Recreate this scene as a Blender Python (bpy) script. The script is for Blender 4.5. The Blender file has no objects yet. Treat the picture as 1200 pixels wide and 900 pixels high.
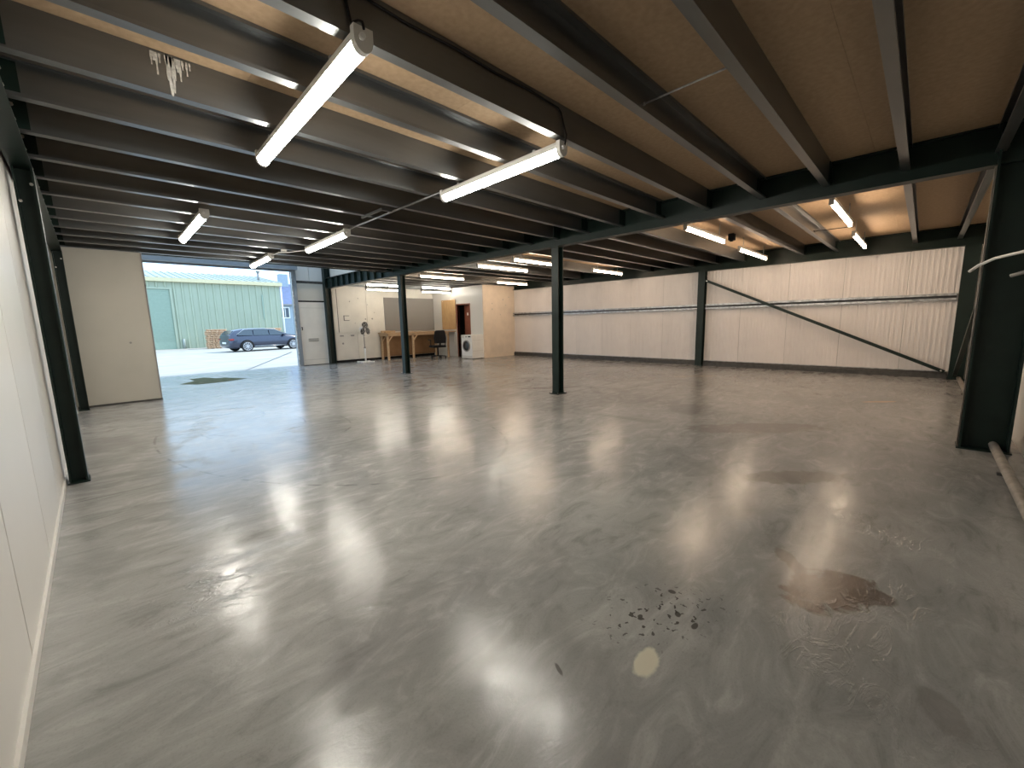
import bpy, bmesh, math, random
from mathutils import Vector, Matrix
random.seed(7)
C = bpy.context.scene.collection
S = bpy.context.scene

# ------------------------------------------------------------------ camera
F_PX, YAW, PITCH, ROLL, CAM_H = 483.73, math.radians(45.2126), math.radians(8.4592), math.radians(-1.2734), 1.25
fw = Vector((math.cos(PITCH)*math.sin(YAW), math.cos(PITCH)*math.cos(YAW), -math.sin(PITCH)))
rt = Vector((math.cos(YAW), -math.sin(YAW), 0)); up = rt.cross(fw)
c_, s_ = math.cos(ROLL), math.sin(ROLL)
rt2 = c_*rt + s_*up; up2 = -s_*rt + c_*up
cam = bpy.data.cameras.new('camera'); cam.sensor_width = 36; cam.lens = F_PX/1200*36; cam.clip_start = .03; cam.clip_end = 400
camo = bpy.data.objects.new('camera', cam); C.objects.link(camo)
camo.matrix_world = Matrix(((rt2.x, up2.x, -fw.x, 0), (rt2.y, up2.y, -fw.y, 0), (rt2.z, up2.z, -fw.z, CAM_H), (0, 0, 0, 1)))
S.camera = camo

# ------------------------------------------------------------------ sky, sun, exposure
W = bpy.data.worlds.new('sky'); S.world = W; W.use_nodes = True
bg = W.node_tree.nodes['Background']; bg.inputs[0].default_value = (.50, .73, 1, 1); bg.inputs[1].default_value = 2.2
sun = bpy.data.lights.new('sun', 'SUN'); sun.energy = 2.8; sun.angle = .02; sun.color = (1, .95, .87)
suno = bpy.data.objects.new('sun', sun); C.objects.link(suno)
suno.rotation_euler = Vector((-.62, .06, -.72)).to_track_quat('-Z', 'Y').to_euler()
V = S.view_settings; V.view_transform = 'Standard'; V.look = 'None'; V.exposure = 0.42; V.gamma = 1; V.use_curve_mapping = False
LAMP_COOL, LAMP_WARM = 60, 43

# ------------------------------------------------------------------ materials
def nodes(m): return m.node_tree.nodes, m.node_tree.links
def mat(name, col, rough=.5, metal=0, var=.12, scale=6, bump=0, bscale=60, spec=.5, col2=None, stretch=(1, 1, 1), emit=None, coat=0):
    m = bpy.data.materials.new(name); m.use_nodes = True
    N, L = nodes(m); b = N['Principled BSDF']
    b.inputs['Roughness'].default_value = rough; b.inputs['Metallic'].default_value = metal
    b.inputs['Specular IOR Level'].default_value = spec
    b.inputs['Coat Weight'].default_value = coat
    if emit:
        b.inputs['Emission Color'].default_value = (*emit[:3], 1); b.inputs['Emission Strength'].default_value = emit[3]
    tc = N.new('ShaderNodeTexCoord'); mp = N.new('ShaderNodeMapping'); mp.inputs['Scale'].default_value = stretch
    L.new(tc.outputs['Object'], mp.inputs['Vector'])
    n = N.new('ShaderNodeTexNoise'); n.inputs['Scale'].default_value = scale; n.inputs['Detail'].default_value = 6
    L.new(mp.outputs['Vector'], n.inputs['Vector'])
    r = N.new('ShaderNodeValToRGB'); r.color_ramp.elements[0].position = .32; r.color_ramp.elements[1].position = .68
    c2 = col2 or tuple(x*(1+var) for x in col)
    c1 = col if col2 else tuple(x*(1-var) for x in col)
    r.color_ramp.elements[0].color = (*c1, 1); r.color_ramp.elements[1].color = (*[min(1, x) for x in c2], 1)
    L.new(n.outputs['Fac'], r.inputs['Fac']); L.new(r.outputs['Color'], b.inputs['Base Color'])
    if bump:
        n2 = N.new('ShaderNodeTexNoise'); n2.inputs['Scale'].default_value = bscale; n2.inputs['Detail'].default_value = 3
        L.new(mp.outputs['Vector'], n2.inputs['Vector'])
        bp = N.new('ShaderNodeBump'); bp.inputs['Strength'].default_value = bump; bp.inputs['Distance'].default_value = .004
        L.new(n2.outputs['Fac'], bp.inputs['Height']); L.new(bp.outputs['Normal'], b.inputs['Normal'])
    return m

def concrete():
    m = bpy.data.materials.new('polished_concrete'); m.use_nodes = True
    N, L = nodes(m); b = N['Principled BSDF']
    tc = N.new('ShaderNodeTexCoord'); P = tc.outputs['Object']
    def noise(scale, detail=5, dist=0, rough=.55, vec=P):
        n = N.new('ShaderNodeTexNoise'); n.inputs['Scale'].default_value = scale; n.inputs['Detail'].default_value = detail
        n.inputs['Distortion'].default_value = dist; n.inputs['Roughness'].default_value = rough
        L.new(vec, n.inputs['Vector']); return n.outputs['Fac']
    def math_(op, a, c, clamp=False):
        n = N.new('ShaderNodeMath'); n.operation = op; n.use_clamp = clamp
        for i, v in enumerate((a, c)):
            if v is None: continue
            if isinstance(v, (int, float)): n.inputs[i].default_value = v
            else: L.new(v, n.inputs[i])
        return n.outputs[0]
    def rng(v, a, c, lo=0, hi=1):
        n = N.new('ShaderNodeMapRange'); n.interpolation_type = 'SMOOTHSTEP'
        L.new(v, n.inputs[0]); n.inputs[1].default_value = a; n.inputs[2].default_value = c
        n.inputs[3].default_value = lo; n.inputs[4].default_value = hi; return n.outputs[0]
    def mix(fac, c1, c2):
        n = N.new('ShaderNodeMix'); n.data_type = 'RGBA'
        L.new(fac, n.inputs[0])
        for i, v in ((6, c1), (7, c2)):
            if isinstance(v, tuple): n.inputs[i].default_value = (*v, 1)
            else: L.new(v, n.inputs[i])
        return n.outputs[2]
    def local(cx, cy, rx, ry, a=0):
        mp = N.new('ShaderNodeMapping'); mp.vector_type = 'TEXTURE'
        mp.inputs['Location'].default_value = (cx, cy, 0); mp.inputs['Rotation'].default_value = (0, 0, a); mp.inputs['Scale'].default_value = (rx, ry, 1)
        L.new(P, mp.inputs['Vector'])
        ln = N.new('ShaderNodeVectorMath'); ln.operation = 'LENGTH'; L.new(mp.outputs['Vector'], ln.inputs[0])
        return ln.outputs['Value']
    wob = noise(9, 5, .6)
    def blob(cx, cy, rx, ry, a=0, amt=1.1, soft=.35):
        d = math_('ADD', local(cx, cy, rx, ry, a), math_('MULTIPLY', math_('SUBTRACT', wob, .5), amt))
        return rng(d, 1+soft*.5, 1-soft*.5)
    mpd = N.new('ShaderNodeMapping'); mpd.inputs['Rotation'].default_value = (0, 0, .9); mpd.inputs['Scale'].default_value = (1, 2.6, 1)
    L.new(P, mpd.inputs['Vector']); PD = mpd.outputs['Vector']
    big = noise(.5, 4, .6); mid = noise(1.7, 5, .9, .55, PD); fine = noise(13, 5, .3, .65, PD); swirl = noise(.9, 4, 1.6, .5); grain = noise(120, 2)
    ridge = noise(3.2, 5, 1.4, .6, PD)
    flow = noise(2.6, 7, 1.2, .68, PD); vein = noise(4.5, 6, 2.2, .6)
    col = mix(rng(big, .3, .7), (.235, .234, .23), (.335, .332, .322))
    col = mix(math_('MULTIPLY', rng(flow, .46, .74), .55), col, (.46, .453, .435))
    col = mix(math_('MULTIPLY', rng(swirl, .48, .25), .60), col, (.175, .172, .168))
    col = mix(math_('MULTIPLY', rng(flow, .48, .27), .55), col, (.15, .147, .142))
    col = mix(math_('MULTIPLY', rng(vein, .55, .75), .30), col, (.20, .195, .19))
    col = mix(math_('MULTIPLY', rng(fine, .55, .9), .12), col, (.50, .49, .46))
    col = mix(math_('MULTIPLY', rng(grain, .5, .7), .14), col, (.12, .12, .115))
    # tyre scuffs inside the yard door
    for cx, cy, r, w in ((1.35, 6.3, .55, .012), (1.55, 6.0, .75, .010), (1.25, 7.2, .42, .012), (1.9, 5.2, 1.5, .012)):
        d = local(cx, cy, r, r*1.7, .2)
        ring = math_('SUBTRACT', 1, rng(math_('ABSOLUTE', math_('SUBTRACT', d, 1), None), 0, w/r*1.6))
        ring = math_('MULTIPLY', ring, math_('MULTIPLY', rng(mid, .45, .6), .55))
        col = mix(ring, col, (.06, .06, .06))
    # saw-cut joints of the slab
    sep = N.new('ShaderNodeSeparateXYZ'); L.new(P, sep.inputs[0])
    for axis, v in (('Y', 4.36), ('Y', 9.6), ('X', 5.66)):
        d = math_('ABSOLUTE', math_('SUBTRACT', sep.outputs[axis], v), None)
        col = mix(math_('MULTIPLY', rng(d, .012, .004), math_('MULTIPLY', rng(big, .35, .6), .5)), col, (.06, .058, .055))
    dark = (.045, .04, .036)
    for args, c, k in (((2.24, .21, .22, .12, -.5, 1.7), (.10, .075, .06), .85), ((2.30, .07, .11, .06, -.9), (.10, .08, .07), .8),
                       ((2.40, .38, .15, .04, .6, 1.6), (.12, .10, .085), .6), ((3.75, .62, .42, .13, -.75), (.16, .14, .125), .65), ((5.2, 1.25, .75, .22, -.8), (.17, .15, .135), .6),
                       ((6.0, 5.0, .6, .10, -.75), (.15, .14, .13), .6), ((.85, 1.35, .35, .25, .4), (.16, .155, .15), .28),
                       ((1.75, -.15, .10, .05, .3), (.14, .125, .115), .4), ((7.9, .36, .24, .05, -.8), (.5, .36, .25), .8), ((9.2, 3.45, .55, .06, -.8), (.42, .36, .3), .7)):
        col = mix(math_('MULTIPLY', blob(*args), k), col, c)
    spk = noise(34, 2, .4)
    region = rng(local(1.58, .70, .42, .24, -.5), 1.1, .35)
    col = mix(math_('MULTIPLY', math_('MULTIPLY', rng(math_('ADD', spk, math_('MULTIPLY', region, .06)), .685, .70), region), .85), col, dark)
    for args in ((1.05, .836, .035, .010, 1.1), (1.75, .72, .012, .016), (1.60, .56, .022, .012), (1.62, .64, .018, .012, .5), (1.50, .75, .012, .009)):
        col = mix(math_('MULTIPLY', blob(*args, amt=1.5), .85), col, dark)
    col = mix(math_('MULTIPLY', blob(1.29, .617, .066, .042, .2, 1.3), .8), col, (.62, .58, .46))
    L.new(col, b.inputs['Base Color'])
    rough = math_('ADD', rng(flow, .3, .7, .13, .23), math_('MULTIPLY', rng(fine, .4, .8), .05))
    L.new(rough, b.inputs['Roughness'])
    b.inputs['Specular IOR Level'].default_value = .38
    crest = math_('MULTIPLY', rng(math_('ABSOLUTE', math_('SUBTRACT', ridge, .5), None), .05, 0), rng(swirl, .5, .62))
    h = math_('ADD', math_('MULTIPLY', crest, .35), math_('ADD', math_('MULTIPLY', flow, .65), math_('MULTIPLY', fine, .20)))
    bp = N.new('ShaderNodeBump'); bp.inputs['Strength'].default_value = .26; bp.inputs['Distance'].default_value = .012
    L.new(h, bp.inputs['Height']); L.new(bp.outputs['Normal'], b.inputs['Normal'])
    return m

M = dict(
    floor=concrete(),
    yard=mat('yard_concrete', (.37, .35, .31), .75, var=.1, scale=1.2, bump=.2, bscale=8),
    white_panel=mat('white_panel', (.66, .645, .61), .30, var=.03, scale=1.5, bump=.10, bscale=2.5, stretch=(1, 1, .25)),
    rib_panel=mat('ribbed_panel', (.74, .70, .68), .42, var=.05, scale=1.6),
    cream_panel=mat('cream_panel', (.47, .45, .395), .55, var=.05, scale=1.3),
    beige_panel=mat('beige_panel', (.74, .63, .51), .5, var=.07, scale=3),
    board_white=mat('painted_board', (.68, .65, .585), .5, var=.07, scale=2.4, bump=.1, bscale=20),
    green_steel=mat('dark_green_steel', (.007, .017, .0135), .42, var=.2, scale=5, spec=.3),
    joist=mat('grey_coated_steel', (.17, .178, .18), .28, .8, var=.10, scale=3, stretch=(.4, 3, 3)),
    galv=mat('galvanised_steel', (.42, .43, .44), .38, .7, var=.35, scale=14),
    dark_rail=mat('dull_rail', (.07, .068, .065), .5, .3, var=.25, scale=14),
    chip=mat('chipboard', (.34, .235, .14), .75, scale=26, col2=(.41, .29, .18), bump=.12, bscale=90),
    ply=mat('plywood', (.44, .27, .12), .6, scale=5, col2=(.56, .36, .17), stretch=(6, 6, 1)),
    pine=mat('pine_timber', (.46, .31, .18), .6, scale=7, col2=(.60, .42, .26), stretch=(1, 6, 6)),
    hardboard=mat('brown_hardboard', (.23, .125, .055), .6, scale=4, col2=(.29, .165, .075)),
    grey_board=mat('grey_felt', (.24, .225, .21), .9, var=.05, scale=40),
    black=mat('black_plastic', (.010, .010, .011), .65, var=.2, spec=.2),
    rubber=mat('rubber', (.014, .014, .014), .7, var=.2),
    white_plastic=mat('white_plastic', (.78, .78, .76), .35, var=.03),
    grey_plastic=mat('grey_plastic', (.26, .25, .24), .45, var=.1),
    lamp_body=mat('lamp_body', (.62, .61, .58), .4, var=.03),
    steel=mat('bright_steel', (.55, .55, .54), .25, .9, var=.1),
    bolt=mat('bolt_zinc', (.62, .60, .56), .3, .9, var=.1),
    door_red=mat('dark_red_door', (.22, .07, .04), .45, var=.15, scale=3),
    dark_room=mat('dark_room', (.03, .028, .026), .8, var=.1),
    drip=mat('lime_drip', (.45, .44, .41), .8, var=.25, scale=60),
    shutter=mat('shutter_grey', (.24, .27, .30), .5, .1, var=.08),
    pipe=mat('dusty_pipe', (.27, .24, .21), .55, .1, var=.2, scale=12),
    bld=mat('green_cladding', (.37, .41, .30), .5, var=.05, scale=.6),
    bld_door=mat('green_shutter', (.29, .37, .285), .5, var=.04),
    bld_roof=mat('pale_roof', (.30, .34, .30), .55, var=.08, scale=.5),
    fascia=mat('cream_fascia', (.62, .54, .33), .5, var=.05),
    pallet=mat('pallet_wood', (.60, .38, .22), .75, scale=3, col2=(.75, .52, .34)),
    slate=mat('blue_slate', (.10, .13, .23), .6, var=.1, scale=2),
    render_=mat('pale_render', (.30, .36, .42), .7, var=.05),
    glass=mat('dark_glass', (.03, .045, .06), .08, var=.1, spec=.8),
    car=mat('car_paint', (.028, .036, .066), .25, .3, var=.03, coat=.8),
    alloy=mat('alloy', (.55, .55, .57), .3, .7, var=.05),
    red_glass=mat('red_lens', (.25, .012, .01), .15, var=.05),
    drum=mat('drum_glass', (.03, .034, .036), .12, var=.2, spec=.7),
    concrete_wall=mat('masonry', (.45, .44, .42), .8, var=.1),
    moss=mat('moss', (.07, .085, .04), .95, scale=9, col2=(.16, .16, .10), spec=.1),
    roof=mat('roof_sheet', (.5, .5, .5), .7, var=.05),
)
def lamp_mat(name, col, s):
    m = mat(name, (.9, .9, .88), .4, var=.01, emit=(*col, s)); return m
M['led'] = lamp_mat('led_diffuser', (1, .95, .85), LAMP_COOL)
M['warm'] = lamp_mat('warm_tube', (1, .77, .56), LAMP_WARM)
M['tube'] = lamp_mat('white_tube', (1, .92, .78), LAMP_COOL*.6)

# ------------------------------------------------------------------ mesh helpers
def box(bm, a, b):
    x0, y0, z0 = a; x1, y1, z1 = b
    v = [bm.verts.new(p) for p in ((x0, y0, z0), (x1, y0, z0), (x1, y1, z0), (x0, y1, z0), (x0, y0, z1), (x1, y0, z1), (x1, y1, z1), (x0, y1, z1))]
    for f in ((0, 3, 2, 1), (4, 5, 6, 7), (0, 1, 5, 4), (1, 2, 6, 5), (2, 3, 7, 6), (3, 0, 4, 7)): bm.faces.new([v[i] for i in f])
def bar(bm, p, q, w, h, upv=(0, 0, 1)):
    p, q = Vector(p), Vector(q); d = (q-p).normalized(); u = Vector(upv)
    if abs(d.dot(u)) > .98: u = Vector((0, 1, 0))
    s = d.cross(u).normalized(); u = s.cross(d)
    v = [bm.verts.new(e + s*(i*w/2) + u*(j*h/2)) for e in (p, q) for i, j in ((-1, -1), (1, -1), (1, 1), (-1, 1))]
    for f in ((0, 1, 2, 3), (7, 6, 5, 4), (0, 4, 5, 1), (1, 5, 6, 2), (2, 6, 7, 3), (3, 7, 4, 0)): bm.faces.new([v[i] for i in f])
def tube(bm, pts, r, n=8, caps=True):
    pts = [Vector(p) for p in pts]; rings = []; u = None
    for i, p in enumerate(pts):
        d = (pts[min(i+1, len(pts)-1)] - pts[max(i-1, 0)]).normalized()
        if u is None: u = d.orthogonal().normalized()
        else: u = (u - d*u.dot(d)).normalized()
        w = d.cross(u); rr = r[i] if isinstance(r, (list, tuple)) else r
        rings.append([bm.verts.new(p + (u*math.cos(t) + w*math.sin(t))*rr) for t in [2*math.pi*k/n for k in range(n)]])
    for a, b in zip(rings, rings[1:]):
        for k in range(n): bm.faces.new((a[k], a[(k+1) % n], b[(k+1) % n], b[k])).smooth = True
    if caps: bm.faces.new(rings[0][::-1]); bm.faces.new(rings[-1])
def cyl(bm, p, q, r, n=12): tube(bm, (p, q), r, n)
def prism(bm, poly, axis, a, b):
    # poly in the two other axes, extruded along axis from a to b
    def P(u, v, w): return {'x': (w, u, v), 'y': (u, w, v), 'z': (u, v, w)}[axis]
    A = [bm.verts.new(P(u, v, a)) for u, v in poly]; B = [bm.verts.new(P(u, v, b)) for u, v in poly]
    n = len(poly)
    for i in range(n): bm.faces.new((A[i], A[(i+1) % n], B[(i+1) % n], B[i]))
    bm.faces.new(A[::-1]); bm.faces.new(B)
def ibeam(bm, axis, c1, c2, w, h, tf, tw, a, b, swap=False):
    # I section centred at c1,c2 in the two other axes; flanges are normal to the second axis (or the first if swap)
    pts = [(-w/2, -h/2), (w/2, -h/2), (w/2, -h/2+tf), (tw/2, -h/2+tf), (tw/2, h/2-tf), (w/2, h/2-tf), (w/2, h/2), (-w/2, h/2), (-w/2, h/2-tf), (-tw/2, h/2-tf), (-tw/2, -h/2+tf), (-w/2, -h/2+tf)]
    if swap: pts = [(y, x) for x, y in pts]
    prism(bm, [(c1+x, c2+y) for x, y in pts], axis, a, b)
def mesh(bm, name, bevel=0):
    if bevel:
        bmesh.ops.bevel(bm, geom=bm.edges[:], offset=bevel, segments=1, affect='EDGES')
    bmesh.ops.recalc_face_normals(bm, faces=bm.faces)
    me = bpy.data.meshes.new(name); bm.to_mesh(me); bm.free(); return me
def obj(name, bm, m, parent=None, bevel=0, loc=(0, 0, 0), rotz=0):
    me = bm if isinstance(bm, bpy.types.Mesh) else mesh(bm, name, bevel)
    if m is not None and not me.materials: me.materials.append(M[m] if isinstance(m, str) else m)
    o = bpy.data.objects.new(name, me); C.objects.link(o); o.location = loc; o.rotation_euler = (0, 0, rotz); o.parent = parent
    return o
def B(): return bmesh.new()
def bxo(name, a, b, m, parent=None, bevel=0):
    q = B(); box(q, a, b); return obj(name, q, m, parent, bevel)
def tag(o, label, cat, group=None):
    o['label'] = label; o['category'] = cat
    if group: o['group'] = group
    return o
def struct(o, label=None, cat='wall'):
    o['kind'] = 'structure'
    if label: o['label'] = label; o['category'] = cat
    return o
def thing(name, label, cat, loc=(0, 0, 0), rotz=0, group=None):
    o = bpy.data.objects.new(name, None); C.objects.link(o); o.location = loc; o.rotation_euler = (0, 0, rotz); o.empty_display_size = .2
    return tag(o, label, cat, group)
def dup(root, loc, rotz=0, label=None, group=None):
    r = root.copy(); C.objects.link(r); r.location = loc; r.rotation_euler = (0, 0, rotz)
    if label: r['label'] = label
    if group: r['group'] = group
    for ch in root.children:
        c = ch.copy(); C.objects.link(c); c.parent = r
        for g in ch.children:
            d = g.copy(); C.objects.link(d); d.parent = c
    return r

# ------------------------------------------------------------------ dimensions
XL, XR, YN, YE = -.30, 11.5, -.72, 14.3        # inner faces of left, right, near and end walls
ZB, ZJ, ZC = 2.49, 2.60, 2.82                  # beam underside, joist underside, chipboard underside
XM = 5.66                                      # line of the middle beam
YV = 10.10                                     # edge of the mezzanine beside the yard door
HT = 5.0                                       # eaves
OX0, OX1, OZ = .80, 4.66, 3.02                 # yard door opening

# ------------------------------------------------------------------ setting: floor, walls, roof
q = B(); box(q, (XL-.2, YN-.2, -.3), (XR+.2, YE+.02, 0)); struct(obj('floor', q, 'floor'), 'polished grey concrete warehouse floor with stains and lamp reflections', 'floor')
q = B()
ys = [(YE+.02, -.012), (26, -.2), (140, -.2)]
vs = [[q.verts.new((x, y, z)) for x in (-90, 110)] for y, z in ys]
for a, b in zip(vs, vs[1:]): q.faces.new((a[0], a[1], b[1], b[0]))
vb = [[q.verts.new((x, y, -.6)) for x in (-90, 110)] for y in (YE+.02, 140)]
q.faces.new((vb[0][0], vb[0][1], vb[1][1], vb[1][0]))
yard = struct(obj('yard_ground', q, 'yard'), 'bright sunlit concrete yard outside the open doorway', 'yard')
for (a, b) in (((-6, 20.3), (16, 21.2)), ((3.2, 14.6), (8.4, 27)), ((3.0, 24.5), (13, 23.2))):     # dark jointing strips let into the yard
    q = B(); z = lambda y: -.012 - .188*min(1, (y-YE)/(26-YE)) + .0015
    d = Vector((b[0]-a[0], b[1]-a[1])).normalized(); n = Vector((-d.y, d.x))*.035
    v = [q.verts.new((p[0]+s*n.x, p[1]+s*n.y, z(p[1]+s*n.y))) for p, s in ((a, -1), (b, -1), (b, 1), (a, 1))]
    q.faces.new(v); obj('joint_strip', q, 'dark_rail', yard)

MOSS = [(1.32, 12.16), (1.6, 11.78), (2.09, 11.79), (2.64, 12.07), (2.46, 12.46), (2.29, 12.84), (2.13, 12.78), (1.97, 13.3), (1.63, 13.21), (1.66, 12.65)]
q = B(); A = [q.verts.new((x, y, .0035)) for x, y in MOSS]; D = [q.verts.new((x*1.0, y, 0)) for x, y in MOSS]; q.faces.new(A)
for i in range(len(A)): q.faces.new((A[i], A[(i+1) % len(A)], D[(i+1) % len(A)], D[i]))
tag(obj('moss_patch', q, 'moss'), 'dull green moss patch on the floor inside the yard doorway', 'moss')

# left wall: backing + smooth composite panels
wl = struct(bxo('wall_left', (XL-.2, YN-.2, 0), (XL-.012, YE+.2, HT), 'concrete_wall'), 'white smooth panel wall running along the open floor', 'wall')
q = B(); prism(q, [(XL-.012, .004), (XL, .010), (XL, .996), (XL-.012, 1.002)], 'z', 0, 2.95)
pm = mesh(q, 'wall_panel'); pm.materials.append(M['white_panel'])
y = YN
while y < YE-.9:
    obj('panel', pm, None, wl, loc=(0, y, 0)); y += 1.003
bxo('skirting', (XL, YN, 0), (XL+.012, 9.78, .045), 'white_panel', wl)

# right wall: backing + ribbed panels
wr = struct(bxo('wall_right', (XR+.012, YN-.2, 0), (XR+.2, YE+.2, HT), 'concrete_wall'), 'long off-white ribbed metal panel wall with rails', 'wall')
q = B(); poly = [(XR+.012, .003)]
nr = 13; pw = .997
for k in range(nr):
    y0 = .006 + k*(pw-.009)/nr; w = (pw-.009)/nr
    poly += [(XR+.0045, y0), (XR+.0045, y0+w*.5), (XR, y0+w*.58), (XR, y0+w*.92)]
poly += [(XR+.0045, pw), (XR+.012, pw+.001)]
prism(q, poly, 'z', .02, 2.75); pm = mesh(q, 'ribbed_panel'); pm.materials.append(M['rib_panel'])
y = YN+.01
while y < 14.2:
    obj('panel', pm, None, wr, loc=(0, y, 0)); y += 1.003

# near wall behind the gable column
wn = struct(bxo('wall_front', (XL-.2, YN-.2, 0), (XR+.2, YN-.012, HT), 'concrete_wall'), 'white smooth panel wall behind the wide green column', 'wall')
q = B(); prism(q, [(.004, YN-.012), (.010, YN), (.996, YN), (1.002, YN-.012)], 'z', 0, 2.95)
pm = mesh(q, 'near_panel'); pm.materials.append(M['white_panel'])
for k in range(12): obj('panel', pm, None, wn, loc=(XL+.003+k*.983, 0, 0))

# end wall with the yard doorway
q = B()
for a, b in (((XL-.2, 0), (OX0, HT)), ((OX0, OZ), (OX1, HT)), ((OX1, 2.72), (XM+.1, HT)), ((XM+.1, 0), (XR+.2, HT))):
    box(q, (a[0], YE, a[1]), (b[0], YE+.2, b[1]))
we = struct(obj('wall_back', q, 'board_white'), 'painted board end wall around the yard doorway', 'wall')
# boards on the end wall beyond the middle column
for x0, x1, z0, z1 in ((5.86, 6.00, 1.02, 2.55), (6.015, 7.05, 1.02, 2.68), (7.06, 8.27, 1.02, 2.68), (8.28, 9.16, 1.02, 2.68), (9.17, 9.91, 1.02, 2.68)):
    bxo('board', (x0, YE-.022, z0), (x1, YE, z1), 'board_white', we, .003)
for x0, x1 in ((5.86, 6.65), (6.66, 7.50)):
    bxo('board', (x0, YE-.026, .085), (x1, YE, 1.0), 'board_white', we, .003)
bxo('plinth_strip', (5.82, YE-.012, 0), (9.9, YE, .085), 'black', we)
bxo('rebate_strip', (6.000, YE-.026, 1.05), (6.015, YE-.018, 2.5), 'dark_rail', we)
for x, z, r in ((6.99, 1.49, .025), (7.25, 1.50, .028), (6.45, 2.10, .02), (6.11, .66, .035), (6.76, 2.21, .016), (7.1, 2.0, .014), (7.35, 1.72, .014), (6.6, 1.35, .012)):
    q = B(); cyl(q, (x, YE-.029, z), (x, YE-.02, z), r, 10); obj('fixing_hole', q, 'grey_plastic', we)
q = B(); box(q, (6.20, YE-.028, 1.44), (6.225, YE-.02, 1.62)); box(q, (6.225, YE-.028, 1.60), (6.40, YE-.02, 1.617)); box(q, (6.225, YE-.028, 1.44), (6.40, YE-.02, 1.457))
obj('mark_outline', q, 'dark_rail', we)
for x in (6.02, 6.40):
    bxo('bracket', (x, YE-.032, .90), (x+.13, YE-.02, .945), 'grey_plastic', we)

# roof over everything (unseen gap added over the void by the yard door to let daylight in)
q = B()
for a, b in (((XL-.3, YN-.3), (XR+.3, 10.6)), ((XL-.3, 13.7), (XR+.3, YE+.25)), ((XL-.3, 10.6), (.2, 13.7)), ((5.3, 10.6), (XR+.3, 13.7))):
    box(q, (a[0], a[1], HT), (b[0], b[1], HT+.12))
struct(obj('roof', q, 'roof'), 'roof over the warehouse', 'roof')
bxo('wall_upper', (XM+.12, YV-.2, ZC+.03), (XM+.2, YE, HT), 'board_white'); struct(bpy.data.objects['wall_upper'], 'white board wall above the middle beam by the yard doorway', 'wall')
bxo('wall_upper_edge', (XL, YV-.02, ZC+.03), (XM+.12, YV+.05, HT), 'board_white'); struct(bpy.data.objects['wall_upper_edge'], 'board wall along the mezzanine edge', 'wall')

# mezzanine deck: chipboard sheets
ceil = struct(bxo('ceiling', (XL, YN, ZC+.022), (XR, YE, ZC+.03), 'chip'), 'brown chipboard deck above the steel joists', 'ceiling')
me_c = {}
def sheet(x0, y0, w, d):
    k = (round(w, 3), round(d, 3))
    if k not in me_c:
        q = B(); box(q, (.0007, .0007, 0), (w-.0007, d-.0007, .0215)); me_c[k] = mesh(q, 'chipboard_sheet'); me_c[k].materials.append(M['chip'])
    obj('chipboard_sheet', me_c[k], None, ceil, loc=(x0, y0, ZC))
for xa, xb, yb in ((XL, XM, YV-.02), (XM, XR, YE)):
    y = YN; row = 0
    while y < yb-.05:
        d = min(1.2, yb-y); x = xa; first = 1.2 if row % 2 else 2.4
        while x < xb-.02:
            w = min(first, xb-x); sheet(x, y, w, d); x += w; first = 2.4
        y += 1.2; row += 1
# cut the deck over the void by the doorway
q = B()
box(q, (XL, YN, ZC+.022), (XM+.12, YV, ZC+.03)); box(q, (XM+.12, YN, ZC+.022), (XR, YE, ZC+.03))
ceil.data = mesh(q, 'ceiling'); ceil.data.materials.append(M['chip'])

# little room in the far corner
RX, RY = 9.92, 11.2
q = B()
for y0, y1, z0, z1 in ((RY+.04, 11.97, 0, 2.6), (12.70, YE, 0, 2.6), (11.97, 12.70, 1.95, 2.6)): box(q, (RX, y0, z0), (RX+.08, y1, z1))
struct(obj('wall_room_side', q, 'white_panel'), 'white wall of the small corner room with a dark doorway', 'wall')
struct(bxo('wall_room_front', (RX-.004, RY, 0), (XR, RY+.04, 2.60), 'beige_panel'), 'plain beige board wall closing the small corner room', 'wall')
rf = bpy.data.objects['wall_room_front']
for x, z, r in ((10.35, 1.75, .025), (10.35, 1.95, .02), (10.9, 2.1, .025), (11.05, 1.9, .02), (10.75, 1.55, .018), (11.2, 2.2, .02)):
    q = B(); cyl(q, (x, RY-.004, z), (x, RY+.001, z), r, 10); obj('fixing_mark', q, 'cream_panel', rf)
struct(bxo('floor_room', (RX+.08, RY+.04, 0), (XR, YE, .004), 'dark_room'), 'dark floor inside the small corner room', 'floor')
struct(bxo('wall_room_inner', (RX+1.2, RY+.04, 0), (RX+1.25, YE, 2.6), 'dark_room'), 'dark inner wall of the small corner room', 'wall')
fr = struct(bxo('trim_1', (RX-.012, 12.70, 0), (RX+.09, 12.745, 1.99), 'door_red'), 'dark red-brown door frame of the corner room', 'door frame')
bxo('head', (RX-.012, 11.93, 1.95), (RX+.09, 12.745, 1.99), 'door_red', fr); bxo('jamb', (RX-.012, 11.93, 0), (RX+.09, 11.97, 1.95), 'door_red', fr)
d2 = thing('door_2', 'dark red-brown inner door standing half open in the corner room', 'door', (RX+.085, 11.975, 0), -.30); d2['kind'] = 'structure'
bxo('leaf', (0, 0, .01), (.04, .70, 1.94), 'door_red', d2, .004)
q = B(); box(q, (-.004, .28, 1.56), (0, .42, 1.66)); obj('sign_plate', q, 'white_plastic', d2)
q = B(); tube(q, ((-.0, .63, 1.0), (-.05, .63, 1.0), (-.05, .52, 1.0)), .009); obj('handle', q, 'steel', d2)
pb = thing('plywood_board', 'bare plywood board fixed to the white wall above the workbench end', 'board', (RX-.021, 13.2, 1.04)); bxo('sheet', (-.018, -.44, 0), (0, .45, 1.13), 'ply', pb, .003)
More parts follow.
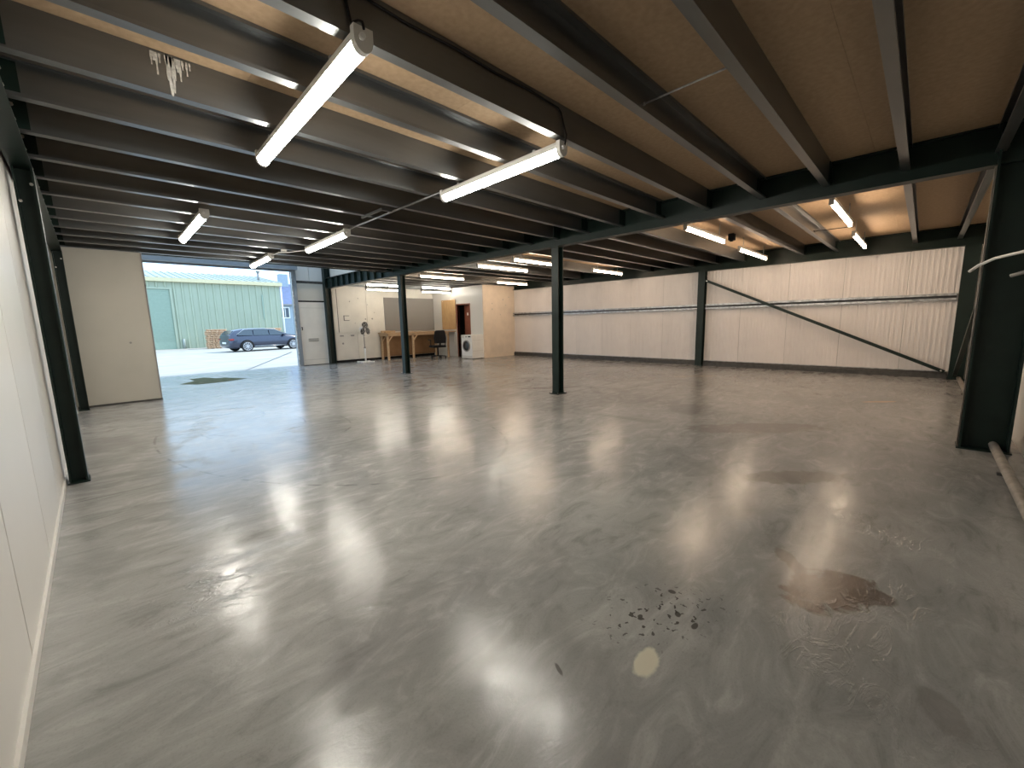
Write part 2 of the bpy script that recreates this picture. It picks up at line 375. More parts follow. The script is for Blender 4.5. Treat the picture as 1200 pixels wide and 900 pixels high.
for y in (-.38, .38):
    bxo('batten', (0, y-.02, .03), (.021, y+.02, 1.10), 'pine', pb)
    for z in (.06, 1.07): q = B(); cyl(q, (-.022, y, z), (-.017, y, z), .012, 8); obj('screw_head', q, 'steel', pb)

# partition wall closing off the left corner by the doorway
wp = struct(bxo('wall_partition', (XL, 9.79, .0), (.765, 9.87, ZJ-.012), 'cream_panel'), 'plain cream partition panel standing beside the yard doorway', 'wall')
bxo('edge_trim', (.765, 9.785, 0), (.785, 9.90, ZJ-.012), 'grey_plastic', wp); bxo('foot_trim', (XL, 9.776, 0), (.785, 9.79, .03), 'dark_rail', wp)
q = B(); cyl(q, (.47, 9.782, 1.05), (.47, 9.79, 1.05), .018, 10); obj('fixing_hole', q, 'grey_plastic', wp)
bxo('return_wall', (.70, 9.87, 0), (.765, YE, ZJ-.012), 'cream_panel', wp)

# yard doorway: jamb, shutter housing, white door with panels above
tj = struct(bxo('trim_2', (OX1, YE-.10, 0), (OX1+.09, YE+.2, OZ+.1), 'shutter'), 'grey steel door jamb between yard doorway and white door', 'door frame')
bxo('guide_channel', (OX1-.035, YE-.06, 0), (OX1, YE+.02, OZ), 'galv', tj)
sh = thing('roller_shutter_housing', 'long grey steel roller shutter housing above the yard doorway', 'shutter', (OX0, YE, OZ))
bxo('front_plate', (-.2, -.30, .0), (OX1-OX0+.09, -.28, .34), 'shutter', sh); bxo('bottom_plate', (-.2, -.28, 0), (OX1-OX0+.09, 0, .02), 'shutter', sh)
q = B(); prism(q, [(math.cos(t)*.10-.14, math.sin(t)*.10+.13) for t in [k*math.pi/8 for k in range(16)]], 'x', .0, OX1-OX0); obj('curtain_roll', q, 'shutter', sh)
bxo('bottom_bar', (0, -.07, -.05), (OX1-OX0, -.03, 0), 'shutter', sh)
d1 = thing('door_1', 'white painted door with letter slot beside the yard doorway', 'door', (4.76, YE, 0)); d1['kind'] = 'structure'
bxo('leaf', (.0, -.03, .02), (.82, .02, 2.05), 'board_white', d1, .004)
for z0, z1, x0, x1 in ((1.86, 1.872, .04, .78), (.18, .192, .04, .78)): bxo('rail_bead', (x0, -.036, z0), (x1, -.03, z1), 'cream_panel', d1)
lp = bxo('letter_plate', (.22, -.040, .78), (.55, -.03, .88), 'cream_panel', d1, .003); bxo('letter_slot_rim', (.235, -.044, .79), (.535, -.038, .800), 'black', lp); bxo('letter_slot_rim', (.235, -.044, .858), (.535, -.038, .868), 'black', lp)
q = B(); tube(q, ((.05, -.03, 1.25), (.05, -.07, 1.25), (.05, -.07, 1.15)), .012); obj('handle', q, 'black', d1)
bxo('threshold', (-.0, -.02, 0), (.82, .1, .02), 'dark_rail', d1)
for x0, x1, z0, z1, m in ((4.75, 5.6, 2.05, 2.10, 'black'), (4.75, 5.6, 2.10, 2.64, 'cream_panel'), (4.75, 5.6, 2.64, 2.72, 'dark_rail')):
    bxo('over_door_panel' if m == 'cream_panel' else 'over_door_strip', (x0, YE-.03, z0), (x1, YE+.02, z1), m, we)
for x0, x1 in ((4.75, 5.16), (5.175, 5.6)): bxo('over_door_panel', (x0, YE-.03, 2.725), (x1, YE, 3.6), 'white_panel', we)

# ------------------------------------------------------------------ steel frame
def bolts(parent, pts, axis, r=.011, l=.014):
    for p in pts:
        q = B(); d = Vector(axis)*l; cyl(q, Vector(p), Vector(p)+d, r, 6); obj('bolt', q, 'bolt', parent)
def post(x, y, label):
    t = thing('steel_post', label, 'post', (x, y, 0))
    q = B(); ibeam(q, 'z', 0, 0, .14, .14, .012, .010, .012, ZB-.012, swap=True); obj('shaft', q, 'green_steel', t)
    bxo('base_plate', (-.12, -.10, 0), (.12, .10, .012), 'green_steel', t); bxo('cap_plate', (-.09, -.09, ZB-.012), (.09, .09, ZB), 'green_steel', t)
    bolts(t, [(sx*.10, sy*.075, .012) for sx in (-1, 1) for sy in (-1, 1)], (0, 0, 1))
    return t
post(XM, 4.48, 'dark green steel post standing alone in the middle of the floor')
post(XM, 9.47, 'dark green steel post standing in front of the workbench')
mb = thing('steel_beam', 'long dark green steel beam carried on the two middle posts', 'beam', (XM, 7, ZB))
q = B(); ibeam(q, 'y', 0, .165, .14, .33, .014, .010, YN+.05-7, YE-.25-7); obj('girder', q, 'green_steel', mb)
for k in range(10):      # empty joist cleats on the open stretch
    y = 10.35 + k*.4
    if y < 13.9: bxo('stiffener', (-.068, y-7-.004, .014), (-.006, y-7+.004, .316), 'green_steel', mb)
lb = thing('steel_beam', 'dark green steel edge beam running along the white panel wall', 'beam', (XL, 4.5, ZB))
q = B(); prism(q, [(.02, 0), (.14, 0), (.14, .014), (.03, .014), (.03, .33), (.02, .33)], 'y', YN+.02-4.5, 9.78-4.5); obj('girder', q, 'green_steel', lb)
for k in range(9): bolts(lb, [(.03, -4.9+k*1.2+.25, .21), (.03, -4.9+k*1.2+.25, .27)], (1, 0, 0))
rb = thing('steel_beam', 'dark green steel edge beam along the top of the ribbed wall', 'beam', (XR, 5, 2.46))
q = B(); prism(q, [(-.10, 0), (-.0, 0), (0, .36), (-.10, .36), (-.10, .346), (-.012, .346), (-.012, .014), (-.10, .014)], 'y', YN+.03-5, 11.18-5); obj('girder', q, 'green_steel', rb)
nb = thing('steel_beam', 'dark green steel beam along the edge of the mezzanine beside the yard doorway', 'beam', (2.7, YV, ZJ))
q = B(); prism(q, [(-.08, 0), (-.01, 0), (-.01, .22), (-.08, .22), (-.08, .21), (-.02, .21), (-.02, .01), (-.08, .01)], 'x', XL-2.7+.05, XM-.1-2.7); obj('girder', q, 'green_steel', nb)

def wall_column(x0, x1, y0, y1, z1, label, name='steel_column', bp=True):
    cx, cy = (x0+x1)/2, (y0+y1)/2
    t = thing(name, label, 'column', (cx, cy, 0)); w, d = x1-x0, y1-y0
    q = B(); ibeam(q, 'z', 0, 0, d, w, .012, .010, .012, z1, swap=True); obj('shaft', q, 'green_steel', t)
    bxo('base_plate', (-w/2-.01, -d/2-.02, 0), (w/2+.01, d/2+.02, .012), 'green_steel', t)
    bolts(t, [(-w/2+.02, -d/2-.0, z1-.25), (w/2-.02, -d/2-.0, z1-.12)], (0, -1, 0))
    return t
wall_column(XL+.03, XL+.14, 4.93, 5.08, ZB, 'dark green steel column against the white panel wall, between its bare panels')
wall_column(XL+.03, XL+.14, 9.50, 9.65, ZB, 'dark green steel column in the corner of the white wall and cream partition')
wall_column(XM-.08, XM+.10, YE-.23, YE-.03, HT, 'dark green steel column between the white door and the boarded wall')
wall_column(XR-.17, XR-.002, 4.13, 4.30, 2.46, 'dark green steel column in the middle of the ribbed wall')
wall_column(XR-.17, XR-.002, YN+.10, YN+.30, 2.46, 'dark green steel column in the corner at the end of the ribbed wall')
gc = thing('gable_column', 'wide dark green steel column in front of the near white wall', 'column', (5.67, -.485, 0))
q = B(); ibeam(q, 'z', 0, 0, .20, .31, .016, .012, .012, HT); obj('shaft', q, 'green_steel', gc)
bxo('base_plate', (-.12, -.17, 0), (.12, .17, .012), 'green_steel', gc)
q = B(); tube(q, ((-.075, .163, .02), (-.075, .163, 2.48)), .007, 6); obj('conduit', q, 'pipe', gc)

# diagonal braces
def brace(p, q_, label):
    t = thing('diagonal_brace', label, 'brace', p); b = Vector(q_)-Vector(p); q = B(); bar(q, (0, 0, 0), b, .06, .06); obj('angle_bar', q, 'green_steel', t)
    d = b.normalized()
    for e in (d*.05, b-d*.05):
        q = B(); cyl(q, e+Vector((-.05, 0, 0)), e+Vector((.0, 0, 0)), .016, 6); obj('bolt', q, 'bolt', t)
brace((11.36, -.36, .14), (11.36, 4.12, 2.22), 'dark green steel diagonal brace across the ribbed wall')
brace((11.25, -.50, .10), (5.85, -.50, 2.46), 'dark green steel diagonal brace along the near wall to the wide column')

# wall rails
def rail(y0, y1, label, z=1.55):
    t = thing('wall_rail', label, 'rail', (XR, (y0+y1)/2, z)); h = (y1-y0)/2
    q = B(); prism(q, [(-.085, -.065), (0, -.065), (0, .065), (-.085, .065), (-.085, .022), (-.082, .022), (-.082, .062), (-.003, .062), (-.003, -.062), (-.082, -.062), (-.082, -.022), (-.085, -.022)], 'y', -h, h); obj('channel', q, 'galv', t)
    bxo('recess_shade', (-.012, -h, -.060), (-.004, h, .060), 'dark_rail', t)  # dark strip painting the shade inside the channel recess
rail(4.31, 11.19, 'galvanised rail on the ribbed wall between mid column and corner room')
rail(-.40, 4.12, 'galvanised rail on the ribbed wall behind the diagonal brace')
def baserail(y0, y1, label):
    t = thing('base_rail', label, 'rail', (XR, (y0+y1)/2, 0)); h = (y1-y0)/2
    q = B(); prism(q, [(-.07, 0), (0, 0), (0, .13), (-.035, .13), (-.07, .09)], 'y', -h, h); obj('channel', q, 'dark_rail', t)
    bxo('cover_strip', (-.05, -h, .130), (0, h, .142), 'galv', t)
baserail(4.31, 11.19, 'dull steel base rail on the floor between mid column and corner room')
baserail(-.40, 4.12, 'dull steel base rail on the floor below the diagonal brace')

# joists: C sections, alternately facing
def joist_mesh(l, smooth):
    s = 1 if smooth else -1; w, h, lip, t = .066, .219, .020, .003; y0 = -w/2
    pts = [(y0, 0), (y0+w, 0), (y0+w, lip), (y0+w-t, lip), (y0+w-t, t), (y0+t, t), (y0+t, h-t), (y0+w-t, h-t), (y0+w-t, h-lip), (y0+w, h-lip), (y0+w, h), (y0, h)]
    q = B(); prism(q, [(s*y, z) for y, z in pts], 'x', 0, l); me = mesh(q, 'joist'); me.materials.append(M['joist']); return me
q = B(); box(q, (0, -.004, .01), (.15, .004, .205)); cleat = mesh(q, 'cleat'); cleat.materials.append(M['green_steel'])
q = B(); cyl(q, (0, 0, 0), (0, -.014, 0), .012, 6); boltm = mesh(q, 'bolt'); boltm.materials.append(M['bolt'])
ORD = 'first second third fourth fifth sixth seventh eighth ninth tenth eleventh twelfth thirteenth fourteenth fifteenth sixteenth seventeenth eighteenth nineteenth twentieth'.split()
def joists(x0, x1, ys, place, ref='the wide column'):
    i = -1
    ms, mo = joist_mesh(x1-x0, True), joist_mesh(x1-x0, False)
    for y, sm in ys:
        i += 1; lab = ORD[i] + ' steel joist from ' + ref + ', ' + ('smooth faced, ' if sm else 'open channel, ') + place
        t = thing('steel_joist', lab, 'joist', (x0, y, ZJ), 0, 'joists '+place)
        obj('web', ms if sm else mo, None, t)
        yy = -.033-.0045 if sm else .026
        for xe in (0, x1-x0-.15):
            c = obj('cleat', cleat, None, t, loc=(xe, yy, 0))
            for z in (.06, .15) if xe == 0 else (): obj('bolt', boltm, None, c, loc=(.08, -.004, z))
js = []
for k in range(-1, 12): js += [(.858+1.2*k, True), (.25+1.2*(k+1), False)]
js.sort()
joists(XL+.032, XM-.012, [j for j in js if j[0] < 9.95], 'between white wall and middle beam')
joists(XM+.012, XR-.016, [j for j in js if j[0] < 11.1 and not any(abs(j[0]-m) < .05 for m in (.858, 2.65, 6.25, 7.45, 9.85))], 'between middle beam and ribbed wall')
joists(XM+.10, XR-.016, [j for j in js if 11.4 < j[0] < 14.2], 'over the workbench corner', 'the beige room')
# lime drips on one joist
dj = [o for o in C.objects if o.name.startswith('steel_joist') and abs(o.location.y-3.258) < .01 and o.location.x < 1][0]
dj['label'] = 'grey steel channel joist streaked with white lime drips'
q = B()
for cx, w, l in ((.425, .005, .07), (.436, .009, .045), (.447, .006, .115), (.462, .005, .05), (.492, .007, .13), (.503, .012, .21), (.515, .010, .19), (.526, .006, .12), (.541, .010, .07), (.552, .007, .115), (.566, .006, .05), (.585, .005, .075), (.60, .004, .04)):
    x = cx-dj.location.x; n = 7
    for i in range(n):
        a, b_ = i/n, (i+1)/n
        wa = w*(1-.55*a)*(1+.3*math.sin(9*a+cx*40)); wb = w*(1-.55*b_)*(1+.3*math.sin(9*b_+cx*40))
        zt = .205
        v = [q.verts.new(p) for p in ((x-wa, -.0355, zt-l*a), (x+wa, -.0355, zt-l*a), (x+wb, -.0355, zt-l*b_), (x-wb, -.0355, zt-l*b_))]
        q.faces.new(v)
        v2 = [q.verts.new((p.co.x, -.033, p.co.z)) for p in v]
        for i2 in range(4): q.faces.new((v[i2], v2[i2], v2[(i2+1) % 4], v[(i2+1) % 4]))
obj('lime_drip', q, 'drip', dj)
# tie rods between joists
def rod(p, q_, m, label, r=.006):
    t = thing('tie_rod', label, 'rod', p); d = Vector(q_)-Vector(p); q = B(); cyl(q, (0, 0, 0), d, r, 8); obj('rod', q, m, t)
    for e in (Vector(), d): q = B(); dd = d.normalized()*.012; cyl(q, e-dd, e+dd, r*1.9, 6); obj('nut', q, m, t)
rod((2.72, 1.43, 2.645), (2.70, .89, 2.645), 'galv', 'thin pale steel tie rod between two bare joists')
rod((8.65, 1.43, 2.64), (8.70, .95, 2.64), 'black', 'thin dark rod between joist and warm batten lamp')

# ------------------------------------------------------------------ lamps
def led_batten(x0, y0, x1, y1, z, label, drop=True):
    p, q_ = Vector((x0, y0, 0)), Vector((x1, y1, 0)); l = (q_-p).length; a = math.atan2(y1-y0, x1-x0)
    t = thing('batten_lamp', label, 'lamp', (x0, y0, z), a, 'cool white battens under the joists')
    q = B(); prism(q, [(-.042, .0), (.042, .0), (.042, .028), (.030, .05), (-.030, .05), (-.042, .028)], 'x', .03, l-.03); obj('body', q, 'lamp_body', t)
    n = 10; pts = [(.040*math.cos(math.pi+math.pi*k/n), .052*math.sin(math.pi+math.pi*k/n)) for k in range(n+1)]
    q = B(); prism(q, pts, 'x', .035, l-.035); obj('diffuser', q, 'led', t)
    for e in (0, l-.035):
        q = B(); prism(q, [(-.046, .052), (-.046, 0)]+[(.046*math.cos(math.pi+math.pi*k/n), .056*math.sin(math.pi+math.pi*k/n)) for k in range(1, n)]+[(.046, 0), (.046, .052)], 'x', e, e+.035)
        ec = obj('end_cap', q, 'lamp_body', t)
        q = B(); xx = e-.018 if e == 0 else e+.035; cyl(q, (xx, .01, .005), (xx+.018, .01, .005), .014, 10); obj('cable_gland', q, 'white_plastic', ec)
    for s in (.18, .82): bxo('hanger', (l*s-.012, -.03, .05), (l*s+.012, .03, ZJ-z), 'galv', t)
    return t
led_batten(1.03, 1.92, 1.09, 3.74, 2.535, 'bright batten lamp nearest the lime-streaked joist, tail cable looping up at one end')
led_batten(2.66, 2.04, 2.70, 3.60, 2.535, 'bright batten lamp joined by dark conduit, beside a hanging black cable')
led_batten(1.06, 5.85, 1.09, 7.68, 2.535, 'cool batten lamp alone between white wall and conduit row')
led_batten(2.67, 5.80, 2.74, 7.50, 2.535, 'cool batten lamp at the far end of the dark conduit')
led_batten(2.46, 8.50, 2.52, 10.02, 2.535, 'cool batten lamp closest to the yard doorway')
def tube_batten(x0, x1, y, z, label, group, m='warm', w=.05):
    t = thing('tube_lamp', label, 'lamp', (x0, y, z), 0, group); l = x1-x0
    q = B(); prism(q, [(-w/2, .035), (w/2, .035), (w/2, .075), (-w/2, .075)], 'x', 0, l); obj('spine', q, 'lamp_body', t)
    q = B(); cyl(q, (.03, 0, 0), (l-.03, 0, 0), .019, 10); obj('tube', q, m, t)
    for e in (0, l-.03):
        q = B(); prism(q, [(-.024, -.022), (.024, -.022), (.024, .036), (-.024, .036)], 'x', e, e+.03); obj('lamp_holder', q, 'lamp_body', t)
    for e in (.25, l-.25): q = B(); cyl(q, (e, 0, .075), (e, 0, ZC-z), .006, 6); obj('hanger', q, 'galv', t)
    return t
G2 = 'warm tube lamps in the second bay'
for a in ((6.25, 8.02, .89, 2.55, 'warm tube lamp by the thin dark rod, close to middle beam'), (9.02, 10.88, .95, 2.55, 'warm tube lamp in line with the dark rod, close to ribbed wall'),
          (6.27, 7.95, 2.60, 2.55, 'warm tube lamp beside the small black box, close to middle beam'), (9.05, 11.0, 2.68, 2.55, 'warm tube lamp beside the small black box, close to ribbed wall'),
          (6.40, 7.95, 6.25, 2.55, 'warm tube lamp just past the lone middle post, close to middle beam'), (9.40, 10.9, 6.28, 2.55, 'warm tube lamp just past the lone middle post, close to ribbed wall'),
          (6.42, 8.14, 7.42, 2.55, 'white tube lamp between the two rows of warm tubes', 't'), (6.45, 8.0, 9.86, 2.55, 'warm tube lamp above the open floor before the workbench'),
          (9.48, 10.95, 10.02, 2.55, 'warm tube lamp just in front of the beige corner room')):
    tube_batten(*a[:5], G2, 'tube' if len(a) > 5 else 'warm')
def twin(x0, x1, y, label):
    l = x1-x0; t = thing('twin_tube_lamp', label, 'lamp', (x0, y, 2.40), 0, 'twin tube lamps over the workbench')
    bxo('spine', (0, .035, .085), (l, .06, .105), 'black', t)
    for z in (.02, .17):
        q = B(); cyl(q, (.03, 0, z), (l-.03, 0, z), .016, 10); tb = obj('tube', q, 'tube', t)
        for e in (0, l-.03): bxo('lamp_holder', (e, -.02, min(z-.02, .07)), (e+.03, .045, max(z+.02, .12)), 'grey_plastic', tb)
    for e in (.2, l-.2): q = B(); cyl(q, (e, .045, .105), (e, .045, ZC-2.40), .006, 6); obj('hanger', q, 'galv', t)
twin(6.46, 7.92, 13.0, 'twin white tube lamp over the fan end of the workbench')
twin(8.56, 9.88, 13.0, 'twin white tube lamp over the office chair end of the workbench')

# cables and conduits
q = B(); tube(q, ((1.0, 2.018, 2.81), (1.0, 2.015, 2.76), (1.02, 2.012, 2.64), (1.015, 1.93, 2.61), (1.01, 1.885, 2.58), (1.012, 1.88, 2.55)), .006, 6); tag(obj('lamp_cable', q, 'black'), 'black cable looping down the joist to the lamp by the drips', 'cable')
pts = [(1.02+.31*k, 2.018, 2.79-.012*(k % 2)) for k in range(6)]+[(2.60, 2.016, 2.755), (2.63, 2.014, 2.68), (2.655, 2.01, 2.62), (2.66, 2.03, 2.54)]
q = B(); tube(q, pts, .006, 6); tag(obj('lamp_cable', q, 'black'), 'black cable clipped along the joist between the two bright lamps', 'cable')
t = thing('conduit', 'straight dark conduit under the joists between two batten lamps', 'conduit', (2.69, 3.62, 2.585))
q = B(); cyl(q, (0, .02, 0), (0, 2.15, 0), .013, 8); obj('tube', q, 'joist', t)
q = B(); box(q, (-.12, .98, -.006), (.0, 1.02, .02)); box(q, (-.14, .98, -.006), (-.12, 1.5, .02)); obj('branch', q, 'joist', t)
q = B(); tube(q, ((2.74, 7.525, 2.545), (2.66, 7.7, 2.535), (2.58, 7.95, 2.54), (2.5, 8.2, 2.56), (2.47, 8.48, 2.545)), .008, 6); tag(obj('lamp_cable', q, 'white_plastic'), 'white cable sagging between two lamps near the yard doorway', 'cable')
t = thing('junction_box', 'small white junction box under the joists near the yard doorway', 'box', (2.54, 8.06, 2.565)); bxo('case', (-.04, -.04, -.0), (.04, .04, .035), 'white_plastic', t, .004); q = B(); cyl(q, (0, 0, -.008), (0, 0, 0), .025, 10); obj('lid', q, 'grey_plastic', t)
t = thing('black_sensor_box', 'small black box fixed up between joists near the warm lamps', 'box', (8.75, 2.73, 2.70)); bxo('case', (-.06, -.05, -.0), (.06, .05, .12), 'black', t, .006); q = B(); cyl(q, (0, 0, -.02), (0, 0, 0), .03, 10); obj('lens', q, 'black', t)

# pipe on the floor and white pipe at the gable column
t = thing('floor_pipe', 'dusty grey pipe lying on the floor along the near wall', 'pipe', (5.8, -.55, .05))
q = B(); tube(q, ((-4.5, 0.005, 0), (.0, 0, 0), (5.4, 0, 0)), .032, 10); obj('tube', q, 'pipe', t)
for x in (-3, -1, 1.5, 3.5):
    q = B(); box(q, (x-.02, -.045, -.05), (x+.02, .045, -.028)); obj('support', q, 'dark_rail', t)
t = thing('white_pipe', 'white plastic pipe sticking out across the wide green column', 'pipe', (5.50, -.30, 1.64))
q = B(); tube(q, ((.06, .05, -.03), (.0, 0, .015), (-.10, -.08, .055), (-.30, -.20, .07), (-.7, -.30, .075), (-1.3, -.355, .075)), .012, 10); obj('tube', q, 'white_plastic', t)
q = B(); cyl(q, (-.72, -.30, .075), (-.72, -.42, .075), .012, 8); obj('clip', q, 'grey_plastic', t)
t = thing('wall_bracket', 'small grey bracket on the near wall below the white pipe', 'bracket', (5.15, YN, 1.58))
q = B(); tube(q, ((0, 0, .0), (0, .20, -.03), (.04, .26, -.05)), .014, 8); obj('arm', q, 'grey_plastic', t); bxo('plate', (-.04, 0, -.06), (.04, .012, .06), 'grey_plastic', t)

# ------------------------------------------------------------------ workbench corner
wbn = thing('workbench', 'long pine workbench with braced legs turning the corner of the end wall', 'workbench', (7.42, 13.62, 0))
q = B(); box(q, (0, 0, .95), (2.49, .63, .985)); box(q, (2.08, -.80, .95), (2.49, 0, .985)); obj('worktop', q, 'pine', wbn)
bxo('apron', (.03, .02, .86), (2.13, .05, .95), 'pine', wbn); bxo('apron', (2.11, -.77, .86), (2.14, .02, .95), 'pine', wbn); bxo('apron', (.03, .05, .86), (.06, .60, .95), 'pine', wbn)
for x, y in ((.06, .05), (1.10, .05), (.10, .56), (2.14, -.74), (2.14, .05)):
    lg = bxo('leg', (x-.035, y-.03, 0), (x+.035, y+.03, .95), 'pine', wbn, .003)
    if x < 1.5:
        q = B(); bar(q, (x+.02, y, .66), (x+.24, y, .93), .03, .05, (0, 1, 0)); obj('brace', q, 'pine', lg)
bxo('back_panel', (.06, .585, .10), (2.45, .605, .94), 'hardboard', wbn)
q = B(); bar(q, (2.47, -.76, .94), (2.47, -.70, .55), .02, .03); bar(q, (2.47, -.78, .93), (2.47, -.55, .93), .02, .03); obj('bracket', q, 'white_plastic', wbn)
for x0, x1, y0, z0, z1, m in ((7.45, 7.78, 14.0, .985, 1.06, 'pine'), (7.48, 7.70, 13.8, .985, 1.03, 'ply'), (7.80, 8.02, 14.05, .985, 1.05, 'pine')):
    bxo('timber_offcut', (x0, y0, z0), (x1, y0+.10, z1), m, None, .004)
for o, l in zip([o for o in C.objects if o.name.startswith('timber_offcut')], ('longest pine offcut lying on the end of the workbench', 'flat plywood offcut lying on the workbench front', 'short pine offcut lying on the workbench by the grey board')): tag(o, l, 'offcut', 'timber offcuts on the workbench')
nbd = thing('notice_board', 'large grey felt notice board on the wall above the workbench', 'board', (7.75, YE-.0225, 1.04))
bxo('felt', (0, -.025, 0), (2.16, 0, 1.22), 'grey_board', nbd, .004)
for a, b in (((-.012, -.03, -.012), (2.172, 0, 0)), ((-.012, -.03, 1.22), (2.172, 0, 1.232)), ((-.012, -.03, 0), (0, 0, 1.22)), ((2.16, -.03, 0), (2.172, 0, 1.22))): bxo('edge_strip', a, b, 'grey_plastic', nbd)

# pedestal fan
fan = thing('pedestal_fan', 'white and grey pedestal fan standing before the boarded wall', 'fan', (6.62, 13.72, 0), math.radians(20))
q = B()
for a in (.35, .35+math.pi/2): bar(q, (-.30*math.cos(a), -.30*math.sin(a), .02), (.30*math.cos(a), .30*math.sin(a), .02), .07, .035)
obj('base', q, 'white_plastic', fan)
q = B(); cyl(q, (0, 0, .03), (0, 0, .50), .028, 10); obj('lower_pole', q, 'white_plastic', fan)
q = B(); cyl(q, (0, 0, .50), (0, 0, 1.02), .016, 10); cyl(q, (0, 0, .48), (0, 0, .53), .032, 10); obj('upper_pole', q, 'grey_plastic', fan)
q = B(); tube(q, ((0, .15, 1.14), (0, .12, 1.14), (0, .0, 1.14), (0, -.04, 1.14)), (.03, .065, .075, .05), 14); obj('motor', q, 'white_plastic', fan)
for k in range(3):
    a = math.pi/2+k*2*math.pi/3; q = B(); n = 12
    ring = [(.135+.115*math.cos(t), .115*math.sin(t)) for t in [2*math.pi*i/n for i in range(n)]]
    def pt(u, v, dy): return (u*math.cos(a)-v*math.sin(a), -.075+dy+v*.22, 1.14+u*math.sin(a)+v*math.cos(a))
    A = [q.verts.new(pt(u, v, 0)) for u, v in ring]; D = [q.verts.new(pt(u, v, .006)) for u, v in ring]
    q.faces.new(A); q.faces.new(D[::-1])
    for i in range(n): q.faces.new((A[i], A[(i+1) % n], D[(i+1) % n], D[i]))
    obj('blade', q, 'dark_rail', fan)
q = B()
for y, r in ((-.14, .10), (-.13, .18), (-.08, .27), (-.02, .27), (.02, .16)):
    tube(q, [(r*math.cos(t), y, 1.14+r*math.sin(t)) for t in [2*math.pi*i/24 for i in range(25)]], .0025, 4, False)
for i in range(12):
    t = 2*math.pi*i/12; c, s = math.cos(t), math.sin(t)
    tube(q, ((.03*c, -.135, 1.14+.03*s), (.18*c, -.13, 1.14+.18*s), (.27*c, -.08, 1.14+.27*s), (.27*c, -.02, 1.14+.27*s), (.07*c, .03, 1.14+.07*s)), .002, 4, False)
obj('guard', q, 'white_plastic', fan)

# office chair
ch = thing('office_chair', 'black office chair pulled up to the workbench', 'chair', (9.0, 12.78, 0), 0)
for k in range(5):
    a = k*2*math.pi/5+.3; q = B(); bar(q, (0, 0, .10), (.28*math.cos(a), .28*math.sin(a), .075), .05, .03); ft = obj('foot', q, 'black', ch)
    q = B(); cyl(q, (.28*math.cos(a)-.02, .28*math.sin(a), .03), (.28*math.cos(a)+.02, .28*math.sin(a), .03), .03, 10); obj('castor', q, 'rubber', ft)
q = B(); cyl(q, (0, 0, .08), (0, 0, .40), .028, 10); obj('gas_lift', q, 'black', ch)
bxo('seat', (-.25, -.24, .40), (.25, .24, .48), 'black', ch, .025)
q = B()
prof = [(-.22, .56), (-.235, .75), (-.20, .98), (-.15, 1.03), (.15, 1.03), (.20, .98), (.235, .75), (.22, .56)]
prism(q, prof, 'y', .22, .28)
bk = obj('backrest', q, 'black', ch, .012); bk.rotation_euler = (0, 0, 0)
q = B(); bar(q, (0, .20, .42), (0, .29, .70), .06, .02); obj('back_stem', q, 'black', ch)
for s in (-1, 1):
    q = B(); tube(q, ((s*.25, .05, .44), (s*.29, .05, .50), (s*.29, .05, .66), (s*.28, .02, .68), (s*.28, -.18, .68)), .018, 8); obj('armrest', q, 'black', ch)
ch.rotation_euler = (0, 0, math.radians(168))

# washing machine against the corner room
wm = thing('washing_machine', 'white front-loading washing machine against the corner room', 'washing machine', (9.36, 11.22, 0))
bxo('body', (0, 0, .02), (.55, .60, .85), 'white_plastic', wm, .008)
bxo('control_panel', (-.012, .01, .73), (0, .59, .845), 'white_plastic', wm, .003)
q = B(); cyl(q, (-.03, .30, .79), (-.012, .30, .79), .028, 14); obj('dial', q, 'grey_plastic', wm)
bxo('detergent_drawer', (-.018, .40, .745), (-.012, .57, .835), 'lamp_body', wm, .002)
bxo('display', (-.016, .06, .77), (-.012, .20, .81), 'black', wm)
q = B(); n = 28
tube(q, [(-.02, .30+.185*math.cos(t), .46+.185*math.sin(t)) for t in [2*math.pi*i/n for i in range(n+1)]], .022, 8, False); dr = obj('door_ring', q, 'grey_plastic', wm)
q = B(); tube(q, ((-.004, .30, .46), (-.025, .30, .46), (-.045, .30, .46), (-.05, .30, .46)), (.17, .165, .12, .03), 24); obj('porthole', q, 'drum', dr)
bxo('kick_panel', (-.006, .02, .03), (0, .58, .12), 'lamp_body', wm)
for x in (.06, .49):
    for y in (.06, .54): q = B(); cyl(q, (x, y, 0), (x, y, .03), .022, 8); obj('foot', q, 'black', wm)
for z in (.28, .66): bxo('side_crease', (.03, -.003, z), (.52, 0, z+.012), 'lamp_body', wm)

# ------------------------------------------------------------------ outside: green shed, pallets, car, house
gb = thing('green_warehouse', 'pale green ribbed metal warehouse across the yard', 'building', (0, 41, -.2))
X0, X1, DX0, DX1, EH, DH = -14, 12.25, .8, 4.58, 5.10, 4.52
q = B()
def ribs(x0, x1, z0, z1):
    n = max(1, round((x1-x0)/.5)); w = (x1-x0)/n; poly = [(x0, .1)]
    for k in range(n):
        a = x0+k*w; poly += [(a, 0), (a+w*.18, 0), (a+w*.26, -.09), (a+w*.42, -.09), (a+w*.5, 0)]
    poly += [(x1, 0), (x1, .1)]; prism(q, poly, 'z', z0, z1)
ribs(DX1+.12, X1, 0, EH); ribs(X0, DX0-.12, 0, EH); ribs(DX0-.12, DX1+.12, DH+.12, EH)
obj('cladding', q, 'bld', gb)
bxo('side_wall', (X1-.1, .1, 0), (X1, 14, EH), 'bld', gb); bxo('rear_wall', (X0, 13.9, 0), (X1, 14, EH), 'bld', gb); bxo('end_wall', (X0, .1, 0), (X0+.1, 14, EH), 'bld', gb)
q = B(); box(q, (DX0-.14, -.09, 0), (DX0, .05, DH+.14)); box(q, (DX1, -.09, 0), (DX1+.14, .05, DH+.14)); box(q, (DX0, -.09, DH), (DX1, .05, DH+.14)); obj('door_surround', q, 'bld', gb)
